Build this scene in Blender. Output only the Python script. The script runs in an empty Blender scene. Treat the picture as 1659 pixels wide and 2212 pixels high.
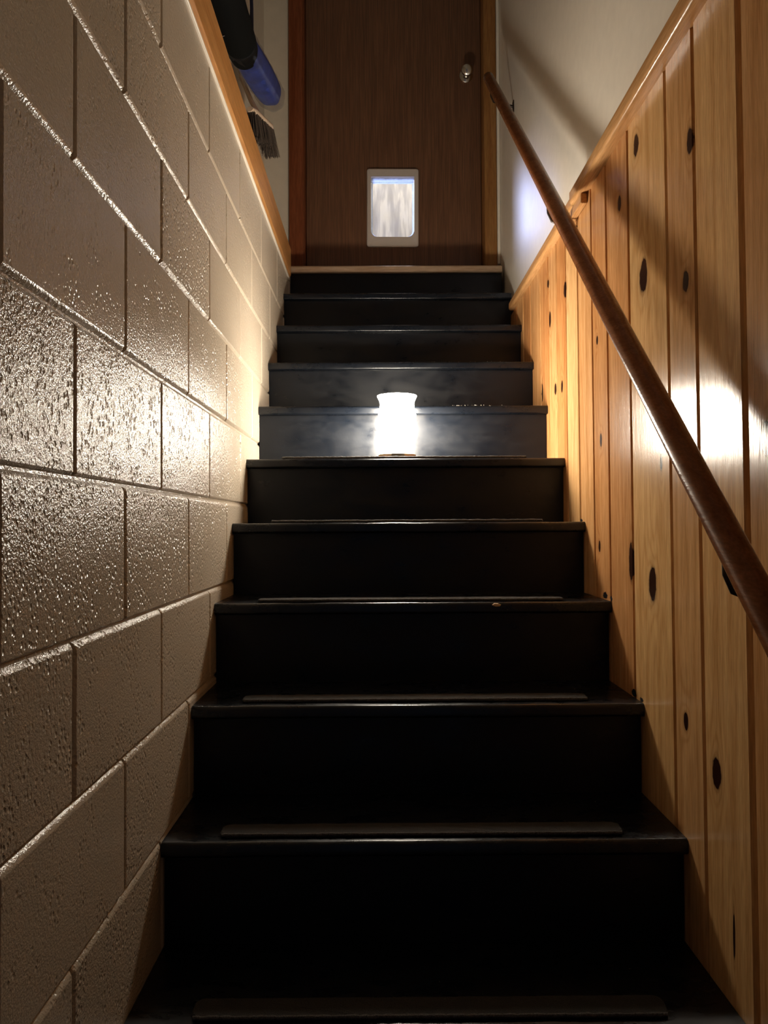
import bpy, bmesh, math, random
from mathutils import Vector, Matrix, noise

random.seed(7)
scn = bpy.context.scene
COL = scn.collection
EYE = 1.5                       # height of the camera above the basement floor

# ------------------------------------------------------------------ camera
cam_d = bpy.data.cameras.new('camera'); cam = bpy.data.objects.new('camera', cam_d)
COL.objects.link(cam); scn.camera = cam
cam_d.sensor_fit = 'HORIZONTAL'; cam_d.sensor_width = 36.0
cam_d.lens = 36.0 * 1752.0 / 1659.0
cam_d.clip_start = 0.02
YAW, PIT, ROL = 0.0053, 0.01716, -0.005
def _axes():
    cy, sy, cp, sp, cr, sr = (math.cos(YAW), math.sin(YAW), math.cos(PIT), math.sin(PIT), math.cos(ROL), math.sin(ROL))
    def ray(U, V):
        u = U * cr + V * sr; v = -U * sr + V * cr
        x, y2, z = u, 1.0, -v
        y = y2 * cp - z * sp; Z = y2 * sp + z * cp
        return Vector((x * cy + y * sy, -x * sy + y * cy, Z))
    f = ray(0, 0); return ray(1, 0) - f, ray(0, -1) - f, f
r_, u_, f_ = _axes()
cam.matrix_world = Matrix(((r_.x, u_.x, -f_.x, 0), (r_.y, u_.y, -f_.y, 0), (r_.z, u_.z, -f_.z, EYE), (0, 0, 0, 1)))

# ------------------------------------------------------------------ world, view, exposure
scn.view_settings.view_transform = 'Standard'; scn.view_settings.look = 'None'
scn.view_settings.exposure = 0.42; scn.view_settings.gamma = 1.0
scn.view_settings.use_curve_mapping = False
w = bpy.data.worlds.new('world'); scn.world = w; w.use_nodes = True
w.node_tree.nodes['Background'].inputs[0].default_value = (0.55, 0.68, 1.0, 1)
w.node_tree.nodes['Background'].inputs[1].default_value = 0.05
LAMP_STRENGTH = 115.0
LAMP_COLOR = (1.0, 0.885, 0.72, 1)
# cool lamp / window light in the room behind the door, shining through the pet flap
def area(name, loc, target, sx, sy, power, color, spread=None):
    d = bpy.data.lights.new(name, 'AREA'); d.shape = 'RECTANGLE'; d.size = sx; d.size_y = sy
    d.energy = power; d.color = color
    if spread: d.spread = spread
    o = bpy.data.objects.new(name, d); COL.objects.link(o); o.location = loc
    o.rotation_euler = (Vector(target) - Vector(loc)).to_track_quat('-Z', 'Y').to_euler()
    return o
area('hallway_window_light', (-0.95, 5.25, EYE + 2.10), (0.067, 3.77, EYE + 1.49), 0.55, 0.55, 8.5, (0.52, 0.60, 1.0), math.radians(60))
area('hallway_panel_fill', (0.3, 4.75, EYE + 3.3), (0.3, 5.2, EYE + 1.8), 0.5, 0.3, 30, (1.0, 0.94, 0.86))  # added unseen warm lamp, brightens the pale panel behind the flap

# ------------------------------------------------------------------ material helpers
def mat(name):
    m = bpy.data.materials.new(name); m.use_nodes = True
    nt = m.node_tree
    return m, nt, nt.nodes['Principled BSDF']
def N(nt, typ, **kw):
    n = nt.nodes.new(typ)
    for k, v in kw.items(): setattr(n, k, v)
    return n
def setin(n, **kw):
    for k, v in kw.items():
        n.inputs[k.replace('_', ' ')].default_value = v
def coords(nt, scale=(1, 1, 1), add=None):
    tc = N(nt, 'ShaderNodeTexCoord'); mp = N(nt, 'ShaderNodeMapping')
    mp.inputs['Scale'].default_value = scale
    nt.links.new(tc.outputs['Object'], mp.inputs['Vector'])
    if add is not None:
        va = N(nt, 'ShaderNodeVectorMath', operation='ADD')
        nt.links.new(mp.outputs[0], va.inputs[0]); nt.links.new(add, va.inputs[1]); return va.outputs[0]
    return mp.outputs[0]
def noise_n(nt, vec, scale, detail=3, rough=0.5, dist=0.0):
    n = N(nt, 'ShaderNodeTexNoise'); nt.links.new(vec, n.inputs['Vector'])
    n.inputs['Scale'].default_value = scale; n.inputs['Detail'].default_value = detail
    n.inputs['Roughness'].default_value = rough; n.inputs['Distortion'].default_value = dist
    return n.outputs[0]
def ramp(nt, fac, stops):
    n = N(nt, 'ShaderNodeValToRGB'); nt.links.new(fac, n.inputs[0])
    e = n.color_ramp.elements
    while len(e) < len(stops): e.new(0.5)
    for i, (p, c) in enumerate(stops):
        e[i].position = p; e[i].color = c if len(c) == 4 else (*c, 1)
    return n.outputs[0]
def math_n(nt, op, a, b=None, clamp=False):
    n = N(nt, 'ShaderNodeMath', operation=op); n.use_clamp = clamp
    for i, v in enumerate((a, b)):
        if v is None: continue
        if isinstance(v, (int, float)): n.inputs[i].default_value = v
        else: nt.links.new(v, n.inputs[i])
    return n.outputs[0]
def mix_rgb(nt, fac, a, b, mode='MIX'):
    n = N(nt, 'ShaderNodeMix', data_type='RGBA', blend_type=mode)
    for s, v in ((n.inputs[0], fac), (n.inputs[6], a), (n.inputs[7], b)):
        if isinstance(v, (int, float)): s.default_value = v
        elif isinstance(v, tuple): s.default_value = v if len(v) == 4 else (*v, 1)
        else: nt.links.new(v, s)
    return n.outputs[2]
def bump(nt, bsdf, h, strength, dist=0.001, prev=None):
    b = N(nt, 'ShaderNodeBump'); b.inputs['Strength'].default_value = strength; b.inputs['Distance'].default_value = dist
    nt.links.new(h, b.inputs['Height'])
    if prev: nt.links.new(prev, b.inputs['Normal'])
    nt.links.new(b.outputs[0], bsdf.inputs['Normal']); return b.outputs[0]
def simple(name, col, rough=0.5, metal=0.0, nscale=40, namt=0.12, bstr=0.0):
    m, nt, b = mat(name)
    v = coords(nt); n = noise_n(nt, v, nscale)
    c = ramp(nt, n, [(0.3, tuple(x * (1 - namt) for x in col)), (0.7, tuple(min(1, x * (1 + namt)) for x in col))])
    nt.links.new(c, b.inputs['Base Color']); setin(b, Roughness=rough, Metallic=metal)
    if bstr: bump(nt, b, n, bstr)
    return m

# painted concrete block: glossy beige paint over rough, pitted block faces
def block_paint():
    m, nt, b = mat('beige_block_paint')
    v = coords(nt)
    at = N(nt, 'ShaderNodeAttribute', attribute_name='pitting'); pit = at.outputs['Fac']
    big = noise_n(nt, v, 2.2, 3)
    c = ramp(nt, big, [(0.3, (0.415, 0.355, 0.275)), (0.7, (0.475, 0.410, 0.325))])
    # small dark open pores
    vo = N(nt, 'ShaderNodeTexVoronoi', feature='F1'); vo.inputs['Scale'].default_value = 105
    nt.links.new(v, vo.inputs['Vector'])
    cluster = noise_n(nt, v, 16, 4, 0.6)
    cl = math_n(nt, 'ADD', cluster, math_n(nt, 'MULTIPLY', pit, 0.22))
    clm = ramp(nt, cl, [(0.56, (0, 0, 0)), (0.68, (1, 1, 1))])
    core = ramp(nt, vo.outputs['Distance'], [(0.12, (1, 1, 1)), (0.42, (0, 0, 0))])
    pore = math_n(nt, 'MULTIPLY', core, clm)
    nt.links.new(c, b.inputs['Base Color'])
    fine = noise_n(nt, v, 330, 2, 0.5)
    mid = noise_n(nt, v, 165, 3, 0.6)
    h = math_n(nt, 'ADD', math_n(nt, 'MULTIPLY', fine, 0.6), mid)
    h = math_n(nt, 'SUBTRACT', h, math_n(nt, 'MULTIPLY', pore, 1.6))
    amp = math_n(nt, 'ADD', math_n(nt, 'MULTIPLY', pit, 0.46), 0.24)
    bn = N(nt, 'ShaderNodeBump'); bn.inputs['Distance'].default_value = 0.0023
    nt.links.new(h, bn.inputs['Height']); nt.links.new(amp, bn.inputs['Strength'])
    nt.links.new(bn.outputs[0], b.inputs['Normal'])
    setin(b, Roughness=0.21); b.inputs['Specular IOR Level'].default_value = 0.40
    return m

KNOTS = [(1.69,.798,.016,.024),(1.398,.669,.013,.024),(1.651,.509,.024,.036),(1.424,.43,.014,.020),(1.253,.181,.015,.023),
 (1.134,.121,.014,.026),(1.615,-.119,.022,.036),(1.446,-.35,.011,.016),(1.316,-.403,.017,.027),(1.811,.723,.012,.018),
 (2.346,.686,.018,.022),(2.582,.774,.014,.014),(2.559,.652,.014,.026),(2.007,.459,.008,.012),(1.982,.208,.009,.016),
 (1.559,.119,.006,.018),(2.692,.439,.016,.030),(2.398,.411,.012,.018),(2.487,.419,.014,.018),(2.004,-.053,.009,.014),
 (1.752,-.081,.014,.042),(1.258,-.635,.004,.035),(1.04,.55,.014,.02)]
def pine(name, axis='Z', knots=False, tint=(1, 1, 1), rough=0.21, boards=True):
    """varnished knotty pine; grain runs along axis."""
    m, nt, b = mat(name)
    at = N(nt, 'ShaderNodeAttribute', attribute_name='board'); sep = N(nt, 'ShaderNodeSeparateColor')
    nt.links.new(at.outputs['Color'], sep.inputs[0])
    off = N(nt, 'ShaderNodeCombineXYZ')
    nt.links.new(math_n(nt, 'MULTIPLY', sep.outputs[0], 37.0), off.inputs[0])
    nt.links.new(math_n(nt, 'MULTIPLY', sep.outputs[1], 23.0), off.inputs[2])
    s = {'Z': (1, 1, 0.07), 'Y': (1, 0.07, 1), 'X': (0.07, 1, 1)}[axis]
    v = coords(nt, s, off.outputs[0])
    wav = noise_n(nt, v, 9, 2, 0.5)
    fib = noise_n(nt, v, 260, 3, 0.6)
    warp = math_n(nt, 'MULTIPLY', wav, 1.0)
    km = None
    if knots:
        tc = N(nt, 'ShaderNodeTexCoord')
        mask = None; halo = None
        for (y, z, ry, rz) in KNOTS:
            mp = N(nt, 'ShaderNodeVectorMath', operation='SUBTRACT'); nt.links.new(tc.outputs['Object'], mp.inputs[0])
            mp.inputs[1].default_value = (0, y, z + EYE)
            sc = N(nt, 'ShaderNodeVectorMath', operation='MULTIPLY'); nt.links.new(mp.outputs[0], sc.inputs[0])
            sc.inputs[1].default_value = (0, 1 / ry, 1 / rz)
            ln = N(nt, 'ShaderNodeVectorMath', operation='LENGTH'); nt.links.new(sc.outputs[0], ln.inputs[0])
            mask = ln.outputs['Value'] if mask is None else math_n(nt, 'MINIMUM', mask, ln.outputs['Value'])
        wob = math_n(nt, 'MULTIPLY', math_n(nt, 'SUBTRACT', noise_n(nt, coords(nt), 60, 2), 0.5), 0.5)
        kd = math_n(nt, 'ADD', mask, wob)
        km = ramp(nt, math_n(nt, 'MULTIPLY', kd, 0.25), [(0.225, (1, 1, 1)), (0.255, (0.35, 0.35, 0.35)), (0.30, (0.10,) * 3), (0.45, (0, 0, 0))])
        # rings bulge around each knot
        ex = math_n(nt, 'POWER', 2.718, math_n(nt, 'MULTIPLY', mask, -0.75))
        warp = math_n(nt, 'ADD', warp, math_n(nt, 'MULTIPLY', ex, 0.55))
    ring = math_n(nt, 'SINE', math_n(nt, 'MULTIPLY', warp, 60.0))
    ring = math_n(nt, 'ADD', math_n(nt, 'MULTIPLY', ring, 0.5), 0.5)
    ring = math_n(nt, 'POWER', ring, 2.2)
    light = (0.62 * tint[0], 0.365 * tint[1], 0.165 * tint[2]); dark = (0.47 * tint[0], 0.235 * tint[1], 0.088 * tint[2])
    c = mix_rgb(nt, math_n(nt, 'MULTIPLY', ring, 0.5), light, dark)
    fibc = ramp(nt, fib, [(0.35, (0.80, 0.78, 0.74)), (0.65, (1.08, 1.08, 1.08))])
    c = mix_rgb(nt, 1.0, c, fibc, 'MULTIPLY')
    stre = ramp(nt, noise_n(nt, coords(nt, tuple(x * (0.25 if x < 1 else 1) for x in s), off.outputs[0]), 34, 2, 0.6), [(0.3, (0.86, 0.80, 0.72)), (0.6, (1.03, 1.04, 1.06))])
    c = mix_rgb(nt, 1.0, c, stre, 'MULTIPLY')
    if boards:   # boards of redder or paler wood, those by the lamp darkened against its glare
        tone = ramp(nt, sep.outputs[2], [(0.0, (0.78, 0.60, 0.48)), (0.5, (1, 1, 1)), (1.0, (1.12, 1.18, 1.10))])
        c = mix_rgb(nt, 1.0, c, tone, 'MULTIPLY')
    if km is not None:
        c = mix_rgb(nt, km, c, (0.028, 0.010, 0.006))
    nt.links.new(c, b.inputs['Base Color'])
    setin(b, Roughness=rough); b.inputs['Specular IOR Level'].default_value = 0.18
    h = math_n(nt, 'ADD', math_n(nt, 'MULTIPLY', fib, 0.8), noise_n(nt, coords(nt, tuple(0.3 if x < 1 else x for x in s), off.outputs[0]), 55, 3))
    bump(nt, b, h, 0.35, 0.0012)
    return m

def black_paint(nm='worn_black_gloss_paint', r0=0.22, r1=0.58, spec=0.32):
    m, nt, b = mat(nm)
    v = coords(nt, (0.35, 1, 1)); v2 = coords(nt)
    n1 = noise_n(nt, v, 9, 5, 0.65); n2 = noise_n(nt, coords(nt, (0.5, 1, 1)), 20, 8, 0.68)
    c = ramp(nt, n1, [(0.3, (0.0022, 0.0034, 0.0060)), (0.75, (0.0058, 0.0076, 0.0112))])
    nt.links.new(c, b.inputs['Base Color'])
    rr = ramp(nt, n2, [(0.30, (r0,) * 3), (0.72, (r1,) * 3)]); b.inputs['Specular IOR Level'].default_value = spec
    nt.links.new(rr, b.inputs['Roughness'])
    h = noise_n(nt, v2, 110, 2)
    bump(nt, b, h, 0.25, 0.0007); b.inputs['Specular IOR Level'].default_value = spec
    return m

M = {}
M['block'] = block_paint()
M['pine'] = pine('knotty_pine_boards', 'Z', knots=True)
M['pine_cap'] = pine('varnished_pine_cap', 'Y', tint=(0.92, 0.86, 0.82), boards=False, rough=0.22)
M['trim_wood'] = pine('varnished_orange_trim', 'Y', tint=(0.92, 0.80, 0.62), boards=False, rough=0.28)
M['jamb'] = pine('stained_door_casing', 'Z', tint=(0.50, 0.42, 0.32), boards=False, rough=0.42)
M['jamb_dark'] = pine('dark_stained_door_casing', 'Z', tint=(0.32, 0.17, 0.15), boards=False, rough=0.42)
M['rail'] = pine('reddish_varnished_rail', 'Y', tint=(0.42, 0.27, 0.22), boards=False, rough=0.24)
M['black'] = black_paint()
M['black_tread'] = black_paint('black_tread_enamel', 0.18, 0.42, 0.45)
M['mat'] = simple('charcoal_tread_carpet', (0.022, 0.021, 0.020), 0.95, nscale=600, namt=0.7, bstr=1.0)
M['mat_lit_edge'] = simple('lit_frayed_edge', (0.085, 0.082, 0.078), 0.9, nscale=500, namt=0.6, bstr=1.0)  # lighter than the strip to carry the light along its front edge
M['landing'] = pine('worn_bare_nosing', 'X', tint=(0.74, 0.94, 1.5), boards=False, rough=0.22)
M['chip'] = simple('bare_chipped_wood', (0.50, 0.33, 0.17), 0.7)
M['plaster'] = simple('off_white_plaster', (0.76, 0.71, 0.62), 0.34, nscale=30, namt=0.03, bstr=0.10)
M['plaster_matt'] = simple('beige_plaster', (0.60, 0.54, 0.44), 0.55, nscale=30, namt=0.03, bstr=0.08)
M['ceiling'] = simple('ceiling_paint', (0.78, 0.75, 0.68), 0.8)
M['floor'] = simple('concrete_floor', (0.10, 0.095, 0.09), 0.7, nscale=12, bstr=0.3)
M['steel'] = simple('brushed_steel', (0.62, 0.60, 0.56), 0.22, 1.0)
M['iron'] = simple('dark_bracket_metal', (0.05, 0.04, 0.035), 0.4, 0.8)
M['plastic'] = simple('cream_plastic', (0.52, 0.46, 0.41), 0.4, namt=0.02)
M['blackcloth'] = simple('black_woven_sleeve', (0.003, 0.0035, 0.0035), 0.9, nscale=400, bstr=0.3); M['blackcloth'].node_tree.nodes['Principled BSDF'].inputs['Specular IOR Level'].default_value = 0.12
M['bluecloth'] = simple('royal_blue_nylon', (0.022, 0.042, 0.22), 0.4, nscale=22, namt=0.35, bstr=0.4)
M['strap'] = simple('navy_strap', (0.010, 0.010, 0.035), 0.6)
M['bristle'] = simple('dark_brown_bristle', (0.070, 0.052, 0.040), 0.6, nscale=300, namt=0.5)
M['palewood'] = simple('pale_beech', (0.55, 0.42, 0.30), 0.4)
M['lampwood'] = simple('brown_lamp_base', (0.36, 0.20, 0.09), 0.4)
M['lampmetal'] = simple('brass_foot', (0.30, 0.24, 0.17), 0.35, 0.9)
M['lint'] = simple('grey_lint', (0.34, 0.31, 0.26), 0.9)

def door_veneer():
    m, nt, b = mat('dark_oak_veneer')
    v = coords(nt, (1, 1, 0.11))
    w1 = noise_n(nt, v, 5.5, 2, 0.5, 0.2)
    ring = math_n(nt, 'SINE', math_n(nt, 'MULTIPLY', w1, 70.0))
    ring = math_n(nt, 'ADD', math_n(nt, 'MULTIPLY', ring, 0.5), 0.5)
    c = mix_rgb(nt, math_n(nt, 'MULTIPLY', ring, 0.35), (0.160, 0.074, 0.036), (0.110, 0.047, 0.023))
    fib = ramp(nt, noise_n(nt, coords(nt, (1, 1, 0.02)), 330, 2, 0.6), [(0.4, (0.72, 0.72, 0.72)), (0.6, (1.1, 1.1, 1.1))])
    c = mix_rgb(nt, 1.0, c, fib, 'MULTIPLY')
    nt.links.new(c, b.inputs['Base Color']); setin(b, Roughness=0.42)
    bump(nt, b, noise_n(nt, coords(nt, (1, 1, 0.02)), 330, 2, 0.6), 0.15)
    return m
M['door'] = door_veneer()
def pale_panel():
    m, nt, b = mat('pale_streaked_panel')
    v = coords(nt, (1, 1, 0.16))
    n = noise_n(nt, v, 20, 3, 0.55, 0.3)
    c = ramp(nt, n, [(0.36, (0.40, 0.365, 0.32)), (0.50, (0.52, 0.48, 0.42)), (0.60, (0.74, 0.69, 0.60))])
    nt.links.new(c, b.inputs['Base Color']); setin(b, Roughness=0.6); return m
M['pale_panel'] = pale_panel()
def clear(name, frost, tint=(1, 1, 1)):
    m = bpy.data.materials.new(name); m.use_nodes = True; nt = m.node_tree; nt.nodes.clear()
    out = N(nt, 'ShaderNodeOutputMaterial'); tr = N(nt, 'ShaderNodeBsdfTransparent'); gl = N(nt, 'ShaderNodeBsdfGlossy')
    tl = N(nt, 'ShaderNodeBsdfTranslucent'); a = N(nt, 'ShaderNodeMixShader'); bb = N(nt, 'ShaderNodeMixShader')
    tr.inputs[0].default_value = (*tint, 1); gl.inputs['Roughness'].default_value = 0.12; gl.inputs[0].default_value = (0.9, 0.9, 0.9, 1)
    n = noise_n(nt, coords(nt), 25, 3); r = ramp(nt, n, [(0.3, (frost * 0.7,) * 3), (0.7, (frost * 1.3,) * 3)])
    tl.inputs[0].default_value = (0.75, 0.82, 0.95, 1)
    nt.links.new(r, a.inputs[0]); nt.links.new(tr.outputs[0], a.inputs[1]); nt.links.new(tl.outputs[0], a.inputs[2])
    bb.inputs[0].default_value = 0.06
    nt.links.new(a.outputs[0], bb.inputs[1]); nt.links.new(gl.outputs[0], bb.inputs[2]); nt.links.new(bb.outputs[0], out.inputs[0])
    return m
M['flap'] = clear('clear_flap_vinyl', 0.03, (0.98, 0.99, 1.0))
M['flap_edge'] = clear('frosted_flap_edge', 0.75, (0.9, 0.95, 1.0))
M['bag'] = clear('clear_plastic_bag', 0.12, (0.93, 0.92, 0.90))
def glow():
    m = bpy.data.materials.new('lit_lamp_glass'); m.use_nodes = True; nt = m.node_tree; nt.nodes.clear()
    out = N(nt, 'ShaderNodeOutputMaterial'); e = N(nt, 'ShaderNodeEmission')
    n = noise_n(nt, coords(nt), 12, 2); c = ramp(nt, n, [(0.3, LAMP_COLOR), (0.7, (1.0, 0.90, 0.75, 1))])
    nt.links.new(c, e.inputs[0]); e.inputs[1].default_value = LAMP_STRENGTH
    nt.links.new(e.outputs[0], out.inputs[0]); return m
M['glow'] = glow()

# ------------------------------------------------------------------ mesh helpers
def obj(name, bm, m, parent=None, smooth=False, auto=True):
    me = bpy.data.meshes.new(name)
    bmesh.ops.recalc_face_normals(bm, faces=bm.faces)
    bm.to_mesh(me); bm.free()
    if smooth:
        for p in me.polygons: p.use_smooth = True
        if auto:
            me.set_sharp_from_angle(angle=math.radians(40))
    me.materials.append(m)
    o = bpy.data.objects.new(name, me); COL.objects.link(o)
    if parent is not None:
        o.parent = parent
        o.matrix_parent_inverse = Matrix.Translation(parent.location).inverted() if parent.type == 'EMPTY' else Matrix()
    return o
def tag(o, label, cat, group=None, kind=None):
    if label: o['label'] = label
    if cat: o['category'] = cat
    if group: o['group'] = group
    if kind: o['kind'] = kind
    return o
def struct(o): o['kind'] = 'structure'; return o
def empty(name, loc):
    o = bpy.data.objects.new(name, None); COL.objects.link(o); o.location = loc; o.empty_display_size = 0.05; return o
def sep_parent(child, parent):
    child.parent = parent
    return child
def box(bm, x0, x1, y0, y1, z0, z1, bev=0.0, seg=2):
    vs = [bm.verts.new((x, y, z)) for x in (x0, x1) for y in (y0, y1) for z in (z0, z1)]
    fs = []
    for q in ((0, 1, 3, 2), (4, 6, 7, 5), (0, 4, 5, 1), (2, 3, 7, 6), (0, 2, 6, 4), (1, 5, 7, 3)):
        fs.append(bm.faces.new([vs[i] for i in q]))
    if bev:
        es = set(e for f in fs for e in f.edges)
        bmesh.ops.bevel(bm, geom=list(es), offset=bev, segments=seg, affect='EDGES', profile=0.5)
    return fs
def B(): return bmesh.new()
def bx(name, x0, x1, y0, y1, z0, z1, m, parent=None, bev=0.0, smooth=False, seg=2):
    bm = B(); box(bm, x0, x1, y0, y1, z0, z1, bev, seg); return obj(name, bm, m, parent, smooth)
def extrude_profile(bm, pts, axis, a, b, cuts=1):
    """pts: closed 2D profile. axis 'X': pts=(y,z); 'Y': pts=(x,z); 'Z': pts=(x,y)."""
    def P(p, t):
        return {'X': (t, p[0], p[1]), 'Y': (p[0], t, p[1]), 'Z': (p[0], p[1], t)}[axis]
    loops = [[bm.verts.new(P(p, a + (b - a) * i / cuts)) for p in pts] for i in range(cuts + 1)]
    n = len(pts)
    for L0, L1 in zip(loops, loops[1:]):
        for i in range(n):
            bm.faces.new((L0[i], L0[(i + 1) % n], L1[(i + 1) % n], L1[i]))
    bm.faces.new(loops[0][::-1]); bm.faces.new(loops[-1])
def ring_mesh(bm, rings, cap0=True, cap1=True):
    n = len(rings[0]); L = [[bm.verts.new(p) for p in r] for r in rings]
    for a, b in zip(L, L[1:]):
        for i in range(n): bm.faces.new((a[i], a[(i + 1) % n], b[(i + 1) % n], b[i]))
    if cap0: bm.faces.new(L[0][::-1])
    if cap1: bm.faces.new(L[-1])
def lathe(bm, prof, c, n=48, wob=None):
    rings = []
    for r, z in prof:
        rings.append([(c[0] + r * math.cos(2 * math.pi * i / n), c[1] + r * math.sin(2 * math.pi * i / n), c[2] + z) for i in range(n)])
    ring_mesh(bm, rings)
def sweep(bm, pts, radii, n=20, flat=1.0, up=(0, 0, 1), prof=None):
    """tube through pts with a radius at each; flat squashes it sideways."""
    pts = [Vector(p) for p in pts]; rings = []
    for i, p in enumerate(pts):
        d = (pts[min(i + 1, len(pts) - 1)] - pts[max(i - 1, 0)]).normalized()
        s = d.cross(Vector(up)).normalized(); u = s.cross(d).normalized(); r = radii[i]
        ring = []
        for k in range(n):
            a = 2 * math.pi * k / n
            q = prof(a) if prof else 1.0
            ring.append(p + s * (math.cos(a) * r * flat * q) + u * (math.sin(a) * r * q))
        rings.append(ring)
    ring_mesh(bm, rings)
def rrect(x0, x1, z0, z1, r, seg=6, rb=None):
    """rounded rectangle, rb = radius of the two bottom corners"""
    rb = r if rb is None else rb; pts = []
    for cx, cz, a0, rr in ((x1 - r, z1 - r, 0, r), (x0 + r, z1 - r, 90, r), (x0 + rb, z0 + rb, 180, rb), (x1 - rb, z0 + rb, 270, rb)):
        for i in range(seg + 1):
            a = math.radians(a0 + 90 * i / seg); pts.append((cx + rr * math.cos(a), cz + rr * math.sin(a)))
    return pts
def set_attr(me, name, vals, typ='FLOAT', domain='FACE'):
    a = me.attributes.new(name, typ, domain)
    if typ == 'FLOAT': a.data.foreach_set('value', vals)
    else: a.data.foreach_set('color', [c for v in vals for c in v])

# ------------------------------------------------------------------ shared dimensions (metres, Y away from the camera)
XL, XR = -0.3885, 0.543
TOP = EYE + 3.55
RISE, RUN = 0.18855, 0.23182
def stepY(k): return 2.13356 - k * RUN            # nosing front
def stepZ(k): return EYE + 0.00862 - k * RISE     # tread top
YD = 3.68                                         # wall with the door

# ------------------------------------------------------------------ block wall on the left
JZ = [0.0, -1.172 + EYE + 0.002, -0.966 + EYE, -0.760 + EYE, -0.554 + EYE, -0.350 + EYE, -0.144 + EYE, 0.064 + EYE, 0.267 + EYE, 0.4705 + EYE, 0.667 + EYE, 0.860 + EYE, 1.072 + EYE]
# rows are listed with the parity of their upright joints (0: even half blocks, 1: odd)
bm = B(); pits = []
def course_par(i):   # i = index of the course, course between JZ[7] and JZ[8] has odd joints
    return 1 if (i - 7) % 2 == 0 else 0
rnd = random.Random(3)
PIT_SPECIAL = {(9, 0): 0.9}
faces_pit = []
G = 0.0020; DEP = 0.0065
for i in range(len(JZ) - 1):
    z0, z1 = JZ[i], JZ[i + 1]; par = course_par(i)
    ys = [-1.4]; m_ = par - 12
    while 0.829 + 0.2058 * m_ < YD - 0.03:
        y = 0.829 + 0.2058 * m_
        if y > -1.35: ys.append(y)
        m_ += 2
    ys.append(YD)
    for a, b in zip(ys, ys[1:]):
        n0 = len(bm.faces); pv = 0.25 + 0.75 * rnd.random() ** 1.5
        if i in (5, 6, 7): pv = max(pv, 0.6)
        if i == 8 and 1.0 < a < 1.2: pv = 1.0
        if i == 6 and a < 0.9 and b > 0.9: pv = 0.7
        yy0, yy1, zz0, zz1 = a + G, b - G, z0 + G, z1 - G
        bl, br = 0.005, 0.0045; bt = 0.0075 if i <= 7 else 0.004; bb = 0.0065 if i >= 8 else 0.004; j = rnd.uniform(-0.0006, 0.0006)
        # block face as a slightly irregular pillow: grid with a rounded rim
        gy = [yy0, yy0 + bl * 0.35, yy0 + bl, yy0 + bl + 0.0008]; gy += [yy0 + bl + (yy1 - yy0 - bl - br) * t / 8 for t in range(1, 8)]; gy += [yy1 - br - 0.0008, yy1 - br, yy1 - br * 0.35, yy1]
        gz = [zz0, zz0 + bb * 0.35, zz0 + bb, zz0 + bb + 0.0008]; gz += [zz0 + bb + (zz1 - zz0 - bb - bt) * t / 4 for t in range(1, 4)]; gz += [zz1 - bt - 0.0008, zz1 - bt, zz1 - bt * 0.35, zz1]
        grid = []
        for y in gy:
            row = []
            for z in gz:
                e = min((y - yy0) / bl, (yy1 - y) / br, (z - zz0) / bb, (zz1 - z) / bt)
                x = XL + j - (DEP * (1 - min(1, e)) ** 1.5)
                wv = noise.noise(Vector((y * 22, z * 22, 3.1))) * 0.00025
                row.append(bm.verts.new((x + wv, y + noise.noise(Vector((z * 30, y * 5, 1))) * 0.0006, z + noise.noise(Vector((y * 30, z * 5, 7))) * 0.0007)))
            grid.append(row)
        for p in range(len(gy) - 1):
            for q in range(len(gz) - 1):
                bm.faces.new((grid[p][q], grid[p + 1][q], grid[p + 1][q + 1], grid[p][q + 1]))
        faces_pit += [pv] * (len(bm.faces) - n0)
nb = len(bm.faces)
box(bm, XL - 0.13, XL - DEP, -1.4, YD, 0, JZ[-1])
faces_pit += [0.2] * (len(bm.faces) - nb)
me = bpy.data.meshes.new('wall_left'); bm.to_mesh(me); bm.free()
for p in me.polygons: p.use_smooth = True
me.set_sharp_from_angle(angle=math.radians(60))
set_attr(me, 'pitting', faces_pit); me.materials.append(M['block'])
wl = bpy.data.objects.new('wall_left', me); COL.objects.link(wl); struct(wl)

# wooden trim board crowning the block wall and the plaster recess above it
bm = B(); z0 = JZ[-1]
extrude_profile(bm, [(XL - 0.003, z0), (XL + 0.004, z0 + 0.002), (XL + 0.010, z0 + 0.014), (XL + 0.010, z0 + 0.125), (XL + 0.004, z0 + 0.135), (XL - 0.132, z0 + 0.136), (XL - 0.132, z0)], 'Y', -1.4, 3.49, 6)
obj('trim_1', bm, M['trim_wood']); struct(bpy.data.objects['trim_1'])
struct(bx('wall_recess', -0.64, -0.519, -1.4, YD, 0, TOP, M['plaster_matt']))
# thin pale plaster bead under the trim
struct(bx('trim_2', XL - 0.002, XL + 0.006, -1.4, 3.49, z0 - 0.007, z0 - 0.0005, M['plaster'], bev=0.002))

# ------------------------------------------------------------------ plaster wall on the right with knotty pine wainscot
XP = 0.557
struct(bx('wall_right', XP, XP + 0.12, -1.4, YD + 0.13, 0, TOP, M['plaster']))
wains = empty('wainscot', (XR, 1.9, EYE + 0.2))
tag(wains, 'knotty pine board panelling with a rounded cap, right of the black stairs', 'wainscot')
LEAN = 0.0155
bounds = [0.10, 0.28, 0.47, 0.63, 0.82, 0.985, 1.195, 1.371, 1.506, 1.738, 1.909, 2.045, 2.19, 2.33, 2.452, 2.57, 2.696, 2.876, 3.02, 3.16, 3.30, 3.44]
CAPZ = EYE + 0.862
tones = {5: 0.30, 6: 0.66, 7: 0.42, 8: 0.72, 9: 0.16, 10: 0.12, 11: 0.30, 12: 0.50, 13: 0.02, 14: 0.28, 15: 0.05, 16: 0.25, 17: 0.05, 18: 0.3, 19: 0.1}  # boards beside the lamp also toned down to hold back its brightness
bm = B(); bc = []
rnd = random.Random(11)
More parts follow.
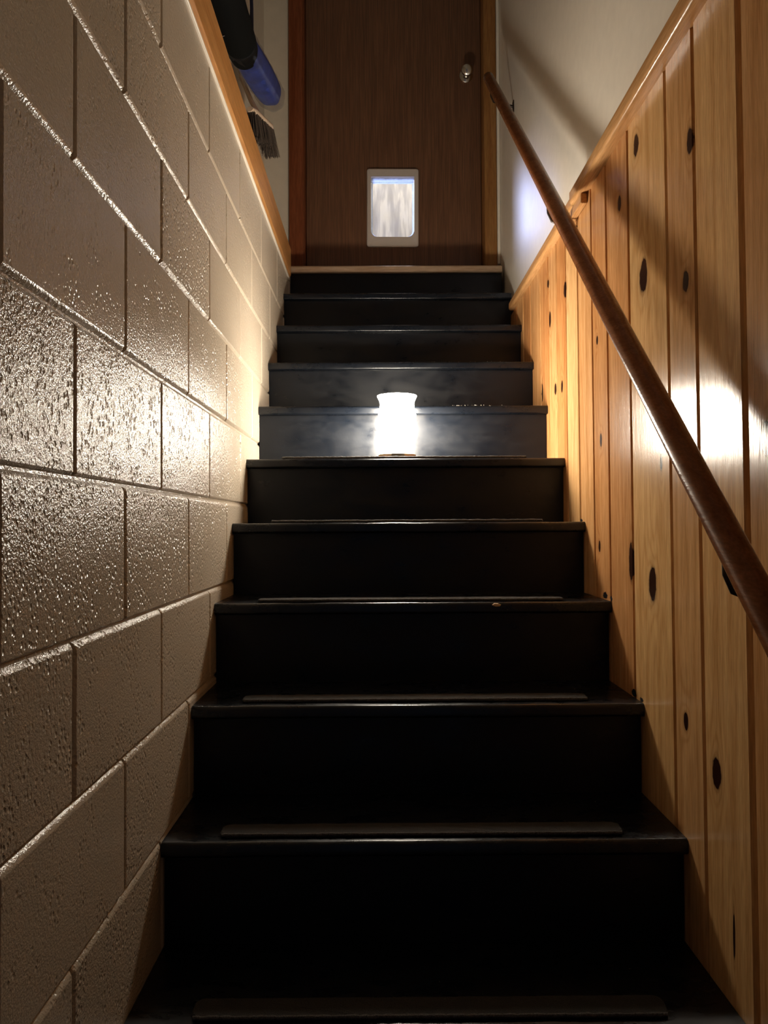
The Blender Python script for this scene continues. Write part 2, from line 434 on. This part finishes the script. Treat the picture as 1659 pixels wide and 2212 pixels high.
for i in range(len(bounds) - 1):
    a, b = bounds[i], bounds[i + 1]; n0 = len(bm.faces)
    zlo = 0.0; gap = 0.0020; ch = 0.0055; ga = 0.0055 if i == 6 else gap; gb = 0.0055 if i == 5 else gap; dp = 0.008
    if i == 6 or i == 5: pass
    prof = [(XP - 0.0005, a + ga), (XR + dp, a + ga), (XR, a + ga + ch), (XR, b - gb - ch), (XR + dp, b - gb), (XP - 0.0005, b - gb)]
    L = []
    for z in (zlo, CAPZ):
        sh = LEAN * (z - EYE)
        L.append([bm.verts.new((p[0], p[1] + sh, z)) for p in prof])
    n = len(prof)
    for q in range(n): bm.faces.new((L[0][q], L[0][(q + 1) % n], L[1][(q + 1) % n], L[1][q]))
    bm.faces.new(L[0][::-1]); bm.faces.new(L[1])
    col = (rnd.random(), rnd.random(), tones.get(i, rnd.uniform(0.3, 0.8)), 1)
    bc += [col] * (len(bm.faces) - n0)
me = bpy.data.meshes.new('panelling')
bmesh.ops.recalc_face_normals(bm, faces=bm.faces)
bm.to_mesh(me); bm.free()
set_attr(me, 'board', bc, 'FLOAT_COLOR'); me.materials.append(M['pine'])
pn = bpy.data.objects.new('panelling', me); COL.objects.link(pn); pn.parent = wains; pn.matrix_parent_inverse = Matrix.Translation(wains.location).inverted()
def cap_prof(xf, zb, zt):
    r = 0.009; pts = [(XP - 0.0005, zb), (xf + r, zb)]
    for i in range(1, 6):
        a = math.radians(270 - 90 * i / 5); pts.append((xf + r + r * math.cos(a), zb + r + r * math.sin(a)))
    rt = 0.006
    for i in range(6):
        a = math.radians(180 - 90 * i / 5); pts.append((xf + rt + rt * math.cos(a), zt - rt + rt * math.sin(a)))
    pts.append((XP - 0.0005, zt)); return pts
bm = B(); extrude_profile(bm, cap_prof(XR - 0.028, CAPZ, CAPZ + 0.037), 'Y', -1.4, 2.168, 8)
obj('cap_rail', bm, M['pine_cap'], wains, True)
bm = B(); extrude_profile(bm, cap_prof(XR - 0.020, CAPZ + 0.001, CAPZ + 0.034), 'Y', 2.170, 3.245, 4)
obj('cap_rail', bm, M['pine_cap'], wains, True)
# short cleat under the butt joint of the cap
bx('cleat', XR - 0.018, XR - 0.0005, 2.085, 2.26, CAPZ - 0.028, CAPZ - 0.0005, M['pine_cap'], wains, 0.003)

# ------------------------------------------------------------------ floor, ceiling, far wall and the room behind the door
struct(bx('floor', -0.64, XP + 0.12, -1.4, 6.3, -0.1, 0, M['floor']))
struct(bx('ceiling', -0.64, XP + 0.12, -1.4, YD + 0.13, TOP, TOP + 0.1, M['ceiling']))
DX0, DX1 = -0.337, 0.484          # clear opening
ZL = stepZ(-6)                    # landing level
DT = ZL + 2.03
bm = B()
box(bm, -0.519, DX0 - 0.015, YD, YD + 0.13, 0, TOP); box(bm, DX1 + 0.015, XP, YD, YD + 0.13, 0, TOP)
box(bm, DX0 - 0.015, DX1 + 0.015, YD, YD + 0.13, DT + 0.015, TOP); box(bm, DX0 - 0.015, DX1 + 0.015, YD, YD + 0.13, 0, ZL - 0.034)
struct(obj('wall_back', bm, M['plaster_matt']))
# door casing with jambs
def casing(name, x0, x1, m, jx0, jx1):
    bm = B(); box(bm, x0, x1, YD - 0.016, YD - 0.0005, ZL + 0.002, DT + 0.06, 0.004)
    box(bm, jx0, jx1, YD - 0.004, YD + 0.13, ZL + 0.002, DT + 0.015, 0.001)
    # stop strip closing the gap beside the door leaf
    sx = (jx1, jx1 + 0.012) if jx1 < 0 else (jx0 - 0.012, jx0)
    box(bm, sx[0], sx[1], YD + 0.124, YD + 0.13, ZL + 0.002, DT + 0.01, 0.0)
    return struct(obj(name, bm, m))
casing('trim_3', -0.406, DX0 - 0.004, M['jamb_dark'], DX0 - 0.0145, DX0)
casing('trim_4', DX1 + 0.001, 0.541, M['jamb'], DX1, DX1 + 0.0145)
# narrow pale bead between casing and side wall
struct(bx('trim_5', 0.5425, XP - 0.0005, YD - 0.012, YD - 0.0005, ZL + 0.05, TOP - 0.3, M['plaster'], bev=0.003))

# door leaf with an opening for the pet flap
YF = 3.768
door = empty('door_1', (DX0, YF, ZL)); door['kind'] = 'structure'
tag(door, 'dark brown wooden door at the top of the stairs with a lit pet flap', 'door')
d0, d1, dz0, dz1 = DX0 + 0.0025, DX1 - 0.0025, ZL + 0.002, DT - 0.003
fx0, fx1, fz0, fz1 = -0.040, 0.176, EYE + 1.336, EYE + 1.632
bm = B()
for a in ((d0, fx0, dz0, dz1), (fx1, d1, dz0, dz1), (fx0, fx1, dz0, fz0), (fx0, fx1, fz1, dz1)):
    box(bm, a[0], a[1], YF, YF + 0.035, a[2], a[3])
bmesh.ops.remove_doubles(bm, verts=bm.verts, dist=1e-5)
obj('door_leaf', bm, M['door'], door)
bx('foot_shade_strip', d0, d1, YF - 0.003, YF - 0.0002, dz0, dz0 + 0.05, M['door'], door)['label'] = 'strip added where the landing shades the foot of the door'  # thin veneer slab standing in for the landing's shadow on the door
# knob and rose
bm = B(); c = (0.415, YF, EYE + 2.108)
prof = [(0.0, 0.0), (0.031, 0.0), (0.031, 0.004), (0.026, 0.008), (0.012, 0.010), (0.011, 0.030), (0.020, 0.036), (0.027, 0.046), (0.027, 0.058), (0.020, 0.066), (0.008, 0.069), (0.0005, 0.0695)]
rings = [[(c[0] + max(r, 0.0004) * math.cos(2 * math.pi * i / 32), c[1] - z, c[2] + max(r, 0.0004) * math.sin(2 * math.pi * i / 32)) for i in range(32)] for r, z in prof]
ring_mesh(bm, rings); kn = obj('door_knob', bm, M['steel'], door, True); kn['label'] = 'round brushed steel knob'
# pet flap: rounded plastic frame ring, clear vinyl flap, frosted rim strip
bm = B()
rot = lambda p, c0=(0.068, EYE + 1.484), a=-0.006: (c0[0] + (p[0] - c0[0]) * math.cos(a) - (p[1] - c0[1]) * math.sin(a), c0[1] + (p[0] - c0[0]) * math.sin(a) + (p[1] - c0[1]) * math.cos(a))
outer = [rot(p) for p in rrect(-0.053, 0.188, EYE + 1.301, EYE + 1.666, 0.012, 8)]
inner = [rot(p) for p in rrect(-0.034, 0.168, EYE + 1.345, EYE + 1.628, 0.003, 8, 0.032)]
mid = [rot(p) for p in rrect(-0.049, 0.184, EYE + 1.305, EYE + 1.662, 0.010, 8)]
rings = [[(p[0], YF - 0.0005, p[1]) for p in outer], [(p[0], YF - 0.012, p[1]) for p in outer], [(p[0], YF - 0.016, p[1]) for p in mid],
         [(p[0], YF - 0.016, p[1]) for p in inner], [(p[0], YF + 0.02, p[1]) for p in inner]]
ring_mesh(bm, rings, False, False)
pf = obj('pet_flap_frame', bm, M['plastic'], door, True); pf['label'] = 'cream plastic pet flap frame'
bm = B(); inn = [rot(p) for p in rrect(-0.030, 0.164, EYE + 1.349, EYE + 1.607, 0.003, 8, 0.028)]
ring_mesh(bm, [[(p[0], YF + 0.006, p[1]) for p in inn], [(p[0], YF + 0.009, p[1]) for p in inn]])
fl = obj('flap', bm, M['flap']); fl.parent = pf; fl['label'] = 'clear flap glowing with light from the room behind'
fl.matrix_parent_inverse = Matrix()
bm = B(); a1 = [rot(p) for p in rrect(-0.0325, 0.1665, EYE + 1.3465, EYE + 1.6085, 0.003, 8, 0.030)]; a2 = [rot(p) for p in rrect(-0.026, 0.160, EYE + 1.352, EYE + 1.602, 0.003, 8, 0.026)]
ring_mesh(bm, [[(p[0], YF + 0.004, p[1]) for p in a1], [(p[0], YF + 0.004, p[1]) for p in a2], [(p[0], YF + 0.0055, p[1]) for p in a2], [(p[0], YF + 0.0055, p[1]) for p in a1], [(p[0], YF + 0.004, p[1]) for p in a1]], False, False)
fr = obj('flap_rim', bm, M['flap_edge']); fr.parent = pf
bm = B(); box(bm, -0.033, 0.167, YF + 0.003, YF + 0.010, EYE + 1.6095, EYE + 1.6285)
hs = obj('hinge_strip', bm, M['flap_edge']); hs.parent = pf

# room behind the door
bm = B()
box(bm, -1.9, -1.8, YD + 0.14, 6.2, ZL - 0.1, ZL + 2.5); box(bm, 1.8, 1.9, YD + 0.14, 6.2, ZL - 0.1, ZL + 2.5)
box(bm, -1.8, 1.8, 6.1, 6.2, ZL - 0.1, ZL + 2.5)
box(bm, -1.9, -0.64, YD + 0.05, YD + 0.13, ZL - 0.1, ZL + 2.5); box(bm, XP + 0.12, 1.9, YD + 0.05, YD + 0.13, ZL - 0.1, ZL + 2.5)
struct(obj('wall_hallway', bm, M['plaster']))
struct(bx('floor_hallway', -1.9, 1.9, YD + 0.14, 6.2, ZL - 0.2, ZL - 0.1, M['floor']))
struct(bx('ceiling_hallway', -1.9, 1.9, YD + 0.14, 6.2, ZL + 2.5, ZL + 2.6, M['ceiling']))
cab = empty('tall_cabinet', (0.1, 5.4, ZL - 0.1))
tag(cab, 'pale streaked wooden cabinet side seen through the lit pet flap', 'cabinet')
bx('side_panel', -0.45, 0.62, 5.40, 5.44, ZL - 0.1, ZL + 1.9, M['pale_panel'], cab, 0.003)
bx('carcass', -0.44, 0.61, 5.4405, 6.0, ZL - 0.1, ZL + 1.88, M['plaster'], cab)

# ------------------------------------------------------------------ black staircase
st = empty('staircase', (0.078, 0.3, 0))
tag(st, 'steep black painted wooden staircase rising between block wall and pine panelling', 'staircase')
SX0, SX1 = XL + 0.0008, XR - 0.0008
TH = 0.027
def tread_profile(yf, yb, zt, th=TH, r=0.010):
    pts = [(yb, zt), (yf + r, zt)]
    for i in range(1, 8):
        a = math.radians(90 + 90 * i / 8); pts.append((yf + r + r * math.cos(a), zt - r + r * math.sin(a)))
    r2 = 0.007
    for i in range(0, 7):
        a = math.radians(180 + 90 * i / 6); pts.append((yf + r2 + r2 * math.cos(a), zt - th + r2 + r2 * math.sin(a)))
    pts.append((yb, zt - th)); return pts
OH = 0.024
chip_tread = None
for k in range(7, -6, -1):
    bm = B(); pr = tread_profile(stepY(k), stepY(k) + RUN + OH - 0.0006, stepZ(k))
    extrude_profile(bm, pr, 'X', SX0, SX1, 40)
    for v in bm.verts:      # worn, slightly wavy front edge
        if v.co.y < stepY(k) + 0.02:
            v.co.z += noise.noise(Vector((v.co.x * 14, k * 3.3, 0))) * 0.0009; v.co.y += noise.noise(Vector((v.co.x * 18, k * 5.1, 4))) * 0.0012
    t = obj('tread', bm, M['black_tread'], st, True)
    if k == 1: chip_tread = t
for k in range(7, -7, -1):
    zb = stepZ(k + 1) if k < 7 else 0.0
    bm = B(); box(bm, SX0 + 0.0005, SX1 - 0.0005, stepY(k) + OH, stepY(k) + OH + 0.019, zb + 0.0004, stepZ(k) - (TH if k > -6 else 0.030) - 0.0004)
    obj('riser', bm, M['black'], st)
bm = B(); extrude_profile(bm, tread_profile(stepY(-6), YD - 0.0165, stepZ(-6), 0.030, 0.012), 'X', SX0, SX1 - 0.002, 24)
o = obj('landing_tread', bm, M['landing'], st, True); o['label'] = 'bare worn wooden landing edge under the door'
bx('threshold', DX0 + 0.001, DX1 - 0.001, YD - 0.0160, YF + 0.05, ZL - 0.030, ZL - 0.0002, M['landing'], st)
# bare wood chip on a nosing
bm = B(); cz = stepZ(1); cy = stepY(1)
pts = [(0.262, 0.0), (0.268, 0.003), (0.276, 0.0025), (0.283, 0.0005), (0.280, -0.003), (0.271, -0.0035), (0.265, -0.002)]
ring_mesh(bm, [[(p[0], cy - 0.0018, cz - 0.0065 + p[1]) for p in pts], [(p[0], cy + 0.003, cz - 0.0055 + p[1]) for p in pts]])
o = obj('paint_chip', bm, M['chip']); o.parent = chip_tread; o['label'] = 'spot of bare orange wood where paint chipped off'

# dabs of black paint on the pine beside two treads
for kk, yy, zz, sy, sz in ((1, 1.955, 0.010, 0.020, 0.008), (1, 1.905, 0.006, 0.010, 0.006), (2, 1.74, 0.008, 0.018, 0.009), (2, 1.69, 0.004, 0.012, 0.005), (0, 2.18, 0.004, 0.014, 0.004)):
    bm = B(); rq = random.Random(int(yy * 100)); nn = 22
    lo = [(yy + sy * rq.uniform(0.6, 1.1) * math.cos(2 * math.pi * i / nn), stepZ(kk) + zz + sz * rq.uniform(0.5, 1.2) * math.sin(2 * math.pi * i / nn)) for i in range(nn)]
    ring_mesh(bm, [[(XR - 0.0001, p[0], max(p[1], stepZ(kk) + 0.0003)) for p in lo], [(XR - 0.0006, p[0], max(p[1], stepZ(kk) + 0.0003)) for p in lo]])
    o = obj('paint_smear', bm, M['black'], st); o['label'] = 'stray dab of black stair paint on the pine'

# ------------------------------------------------------------------ carpet tread mats, each its own thing
MATS = {-1: (2.383, 'narrow charcoal carpet grip strip on the step the glowing lamp stands on'),
        0: (2.152, 'narrow charcoal carpet grip strip on the first step below the lamp'),
        1: (1.919, 'narrow charcoal carpet grip strip on the second step below the lamp, by the chipped nosing'),
        2: (1.700, 'narrow charcoal carpet grip strip on the third step below the lamp'),
        3: (1.462, 'narrow charcoal carpet grip strip on the fourth step below the lamp, second lowest in view'),
        4: (1.236, 'narrow dark carpet grip strip on the lowest step in view at the bottom')}
for k, (yf, lab) in MATS.items():
    zt = stepZ(k) + 0.0012; bm = B()
    jit = random.Random(k + 20)
    out = rrect(-0.290, 0.436, yf, yf + 0.050, 0.014, 6)
    # resample the outline with a frayed edge
    fine = []
    for p, q in zip(out, out[1:] + out[:1]):
        d = math.dist(p, q); n = max(1, int(d / 0.006))
        for i in range(n):
            fine.append((p[0] + (q[0] - p[0]) * i / n + jit.uniform(-.0006, .0006), p[1] + (q[1] - p[1]) * i / n + jit.uniform(-.0005, .0005)))
    cx, cy = 0.073, yf + 0.025
    sh = lambda s: [(cx + (p[0] - cx) * (1 - s / 0.36), cy + (p[1] - cy) * (1 - s / 0.025)) for p in fine]
    zj = [jit.uniform(-.0005, .0005) for _ in fine]
    ring_mesh(bm, [[(p[0], p[1], zt) for p in fine], [(p[0], p[1], zt + 0.0045 + z) for p, z in zip(fine, zj)], [(p[0], p[1], zt + 0.006 + z) for p, z in zip(sh(0.002), zj)]])
    tm = obj('grip_strip', bm, M['mat'], None)
    # fuzzy frayed front edge, its paler grey painting in the grazing light
    bm = B(); xs = [-0.286 + 0.718 * i / 120 for i in range(121)]
    sweep(bm, [(x, yf + 0.0015 + jit.uniform(-.0004, .0004), zt + 0.0040 + jit.uniform(-.0004, .0004)) for x in xs], [0.0028 + jit.uniform(-.0005, .0004) for _ in xs], 8)
    eb = obj('lit_edge_fray', bm, M['mat_lit_edge']); eb.parent = tm; eb['label'] = 'frayed front edge with grazing light in its paler grey'
    tag(tm, lab, 'stair strip', 'carpet grip strips on the black stair treads')

# ------------------------------------------------------------------ the glowing lamp
LX, LY = 0.055, 2.497; LZ = stepZ(-1) + 0.0006
lamp = empty('lantern', (LX, LY, LZ))
tag(lamp, 'small glowing white cylindrical lantern with a flared rim standing on a stair', 'lamp')
bm = B(); lathe(bm, [(0.0545, 0), (0.0575, 0.002), (0.0580, 0.020), (0.054, 0.0235)], (LX, LY, LZ)); obj('base', bm, M['lampwood'], lamp, True)
bm = B(); box(bm, LX - 0.020, LX + 0.022, LY - 0.0615, LY - 0.050, LZ + 0.010, LZ + 0.021, 0.002); o = obj('switch', bm, M['lampmetal'], lamp)
prof = [(0.0515, 0.0112), (0.0517, 0.03), (0.0520, 0.055), (0.0530, 0.063), (0.0542, 0.069), (0.0530, 0.076), (0.0520, 0.085), (0.0525, 0.105), (0.0545, 0.116), (0.0572, 0.123), (0.0580, 0.128), (0.0570, 0.134), (0.0545, 0.142), (0.0525, 0.155), (0.0520, 0.166), (0.0535, 0.174), (0.0575, 0.183), (0.0605, 0.189), (0.0600, 0.1905), (0.0570, 0.189), (0.052, 0.181), (0.048, 0.170), (0.047, 0.10), (0.046, 0.014)]
SZ = LZ + 0.0125
bm = B(); lathe(bm, [(r * 1.012, z) for r, z in prof], (LX, LY, SZ), 64); obj('lamp_shade', bm, M['glow'], lamp, True)
bm = B(); lathe(bm, [(0.010, 0.016), (0.012, 0.05), (0.024, 0.08), (0.028, 0.10), (0.022, 0.122), (0.006, 0.134)], (LX, LY, SZ), 24)

bulb = obj('bulb', bm, M['glow'], lamp, True)

# ------------------------------------------------------------------ handrail
RX = 0.465
def rail_pt(y): return (RX, y, EYE - 0.1095 + 0.830 * (y - 0.972))
hr = empty('handrail', rail_pt(2.0))
tag(hr, 'reddish brown varnished round wooden handrail slanting up the right wall', 'handrail')
def mop(a):   # round rail with a small fillet near its underside
    s = math.sin(a)
    if s < -0.80: return 0.93
    return 1.0
bm = B(); ys = [0.25 + (3.365 - 0.25) * i / 60 for i in range(61)]
pts = [rail_pt(y) for y in ys]; rad = [0.0215] * 61
pts.append(rail_pt(3.372)); rad.append(0.0195); pts.append(rail_pt(3.375)); rad.append(0.016)
sweep(bm, pts, rad, 40, prof=mop); obj('rail', bm, M['rail'], hr, True)
for y in (1.09, 2.20, 3.29):
    p = Vector(rail_pt(y)); bm = B()
    wx = XR if p.z < CAPZ else XP
    # screw plate on the wall and a bent arm that carries the rail from below
    box(bm, wx - 0.004, wx - 0.0006, y - 0.013, y + 0.013, p.z - 0.142, p.z - 0.078, 0.0012)
    sweep(bm, [(wx - 0.004, y, p.z - 0.100), (wx - 0.030, y, p.z - 0.094), (RX + 0.010, y, p.z - 0.078), (RX + 0.001, y, p.z - 0.056), (RX, y, p.z - 0.0265)], [0.0055] * 5, 12, up=(0, 1, 0))
    box(bm, RX - 0.009, RX + 0.009, y - 0.006, y + 0.006, p.z - 0.031, p.z - 0.026, 0.001)
    obj('bracket', bm, M['iron'], hr, True)

# ------------------------------------------------------------------ things hanging in the recess, upper left
# wall hooks
def hook(y, z, reach, lab, tip=0.018):
    bm = B(); x = -0.5185
    box(bm, x, x + 0.004, y - 0.010, y + 0.010, z - 0.025, z + 0.025, 0.001)
    sweep(bm, [(x + 0.003, y, z), (x + reach * 0.6, y, z - 0.006), (x + reach, y, z - 0.003), (x + reach + 0.010, y, z + tip)], [0.004, 0.004, 0.004, 0.003], 10, up=(0, 1, 0))
    return tag(obj('wall_hook', bm, M['iron'], None, True), lab, 'hook', 'dark hooks on the recess wall')
hook(2.36, EYE + 1.444, 0.06, 'dark wall hook carrying the black sleeved roll', -0.001)
hook(2.86, EYE + 1.70, 0.055, 'dark wall hook behind the black roll holding the small broom')
# rolled blue umbrella half in a black sleeve, wrapped in clear plastic
um = empty('folded_umbrella', (-0.43, 2.5, EYE + 1.50))
tag(um, 'furled umbrella in a black sleeve with blue end in clear plastic, hung upper left', 'umbrella')
A0, A1 = Vector((-0.43, 1.95, EYE + 1.500)), Vector((-0.428, 2.585, EYE + 1.511))
bm = B(); n = 14; pts = [A0.lerp(A1, i / n) for i in range(n + 1)]
rd = [0.035, 0.042, 0.045, 0.047, 0.048, 0.048, 0.049, 0.049, 0.050, 0.050, 0.051, 0.051, 0.051, 0.050, 0.043]
sweep(bm, pts, rd, 28); obj('sleeve', bm, M['blackcloth'], um, True)
bm = B(); C0, C1 = Vector((-0.427, 2.50, EYE + 1.506)), Vector((-0.394, 3.00, EYE + 1.600)); n = 20
pts = [C0.lerp(C1, i / n) for i in range(n + 1)]
rd = [0.043 + 0.006 * math.sin(i / n * math.pi) for i in range(n + 1)]; rd[-3:] = [0.043, 0.038, 0.024]
sweep(bm, pts, rd, 32, prof=lambda a: 1 + 0.05 * math.sin(a * 5)); obj('canopy', bm, M['bluecloth'], um, True)['label'] = 'blue furled fabric end'
bm = B(); C2 = Vector((-0.386, 3.09, EYE + 1.615)); n = 24
pts = [C0.lerp(C1, i / n * 1.14) for i in range(n + 1)]
rd = [0.052 + 0.0015 * math.sin(i * 1.9) for i in range(n + 1)]; rd[-4:] = [0.049, 0.044, 0.036, 0.022]
sweep(bm, pts, rd, 32, prof=lambda a: 1 + 0.03 * math.sin(a * 7)); obj('plastic_bag', bm, M['bag'], um, True)
# navy hanging strap
bm = B()
for zt_ in (0,):
    prof_ = [(-0.455, 2.905, EYE + 1.760), (-0.455, 2.905, EYE + 1.80), (-0.453, 2.898, EYE + 1.87), (-0.455, 2.890, EYE + 1.95), (-0.462, 2.885, EYE + 2.05), (-0.500, 2.885, EYE + 2.10), (-0.5186, 2.885, EYE + 2.10)]
    sweep(bm, prof_, [0.009, 0.008, 0.0065, 0.0065, 0.0065, 0.0065, 0.0065], 10, flat=0.35, up=(1, 0, 0.2))
tag(obj('hanging_strap', bm, M['strap'], None, True), 'thin navy strap hanging on the white recess wall beside the black roll', 'strap')
# small broom with dark bristles
br = empty('hand_broom', (-0.42, 2.89, EYE + 1.46))
tag(br, 'small hand broom with dark bristles and pale wooden block below the blue umbrella end', 'broom')
P0, P1 = Vector((-0.444, 2.790, EYE + 1.448)), Vector((-0.398, 2.985, EYE + 1.476)); n = 10
bm = B(); sweep(bm, [P0.lerp(P1, i / n) for i in range(n + 1)], [0.008] + [0.013] * (n - 1) + [0.008], 16, flat=1.5); obj('block', bm, M['palewood'], br, True)
bm = B(); rb = random.Random(5); ax = (P1 - P0); side = ax.cross(Vector((0, 0, 1))).normalized()
for i in range(620):
    t = rb.random(); s = rb.uniform(-0.016, 0.016)
    a = P0 + ax * (0.03 + 0.94 * t) + side * s - Vector((0, 0, 0.009))
    ln = 0.088 + 0.010 * math.sin(t * 9) + rb.uniform(-0.006, 0.004) - 0.012 * (1 - t)
    e = a + Vector((0.010 * t, 0.020 * t + 0.004 + rb.uniform(-.004, .004), -ln)) + side * (s * 0.55 + rb.uniform(-.003, .003))
    d = (e - a).normalized(); u = d.cross(ax).normalized() * 0.0012; v_ = ax.normalized() * 0.0016
    q = [bm.verts.new(x) for x in (a - v_, a + v_, a + u)]; r = [bm.verts.new(x) for x in (e - v_, e + v_, e + u)]
    for z in range(3): bm.faces.new((q[z], q[(z + 1) % 3], r[(z + 1) % 3], r[z]))
    bm.faces.new(r)
o = obj('bristles', bm, M['bristle'], br); o['label'] = 'dark brown bristles'
bm = B(); sweep(bm, [(-0.425, 2.885, EYE + 1.472), (-0.452, 2.874, EYE + 1.52), (-0.485, 2.865, EYE + 1.60), (-0.487, 2.860, EYE + 1.700)], [0.010, 0.0085, 0.008, 0.006], 12, up=(0, 1, 0)); obj('handle', bm, M['palewood'], br, True)

# ------------------------------------------------------------------ lint and crumbs on the treads (uncountable)
bm = B(); rl = random.Random(9)
def crumb(x, y, z, s):
    vs = [bm.verts.new((x + rl.uniform(-s, s), y + rl.uniform(-s, s), z + h)) for h in (0, 0, 0)] + [bm.verts.new((x, y, z + s))]
    for q in ((0, 1, 2), (0, 3, 1), (1, 3, 2), (2, 3, 0)): bm.faces.new([vs[i] for i in q])
for _ in range(46):
    k = rl.choice([2, 2, 3, 3, 1, 4]); crumb(rl.uniform(-0.33, 0.48), stepY(k) + rl.uniform(0.01, 0.2), stepZ(k) + 0.0085, rl.uniform(0.0006, 0.0014))
for _ in range(26):
    crumb(rl.gauss(0.29, 0.05), stepY(-2) + rl.uniform(0.002, 0.012), stepZ(-2) + 0.0005, rl.uniform(0.0012, 0.0028))
for _ in range(14):
    crumb(rl.gauss(0.30, 0.08), stepY(-3) + rl.uniform(0.002, 0.012), stepZ(-3) + 0.0005, rl.uniform(0.001, 0.002))
tag(obj('lint', bm, M['lint'], None), 'scattered pale lint and crumbs on the black stair treads', 'lint', kind='stuff')
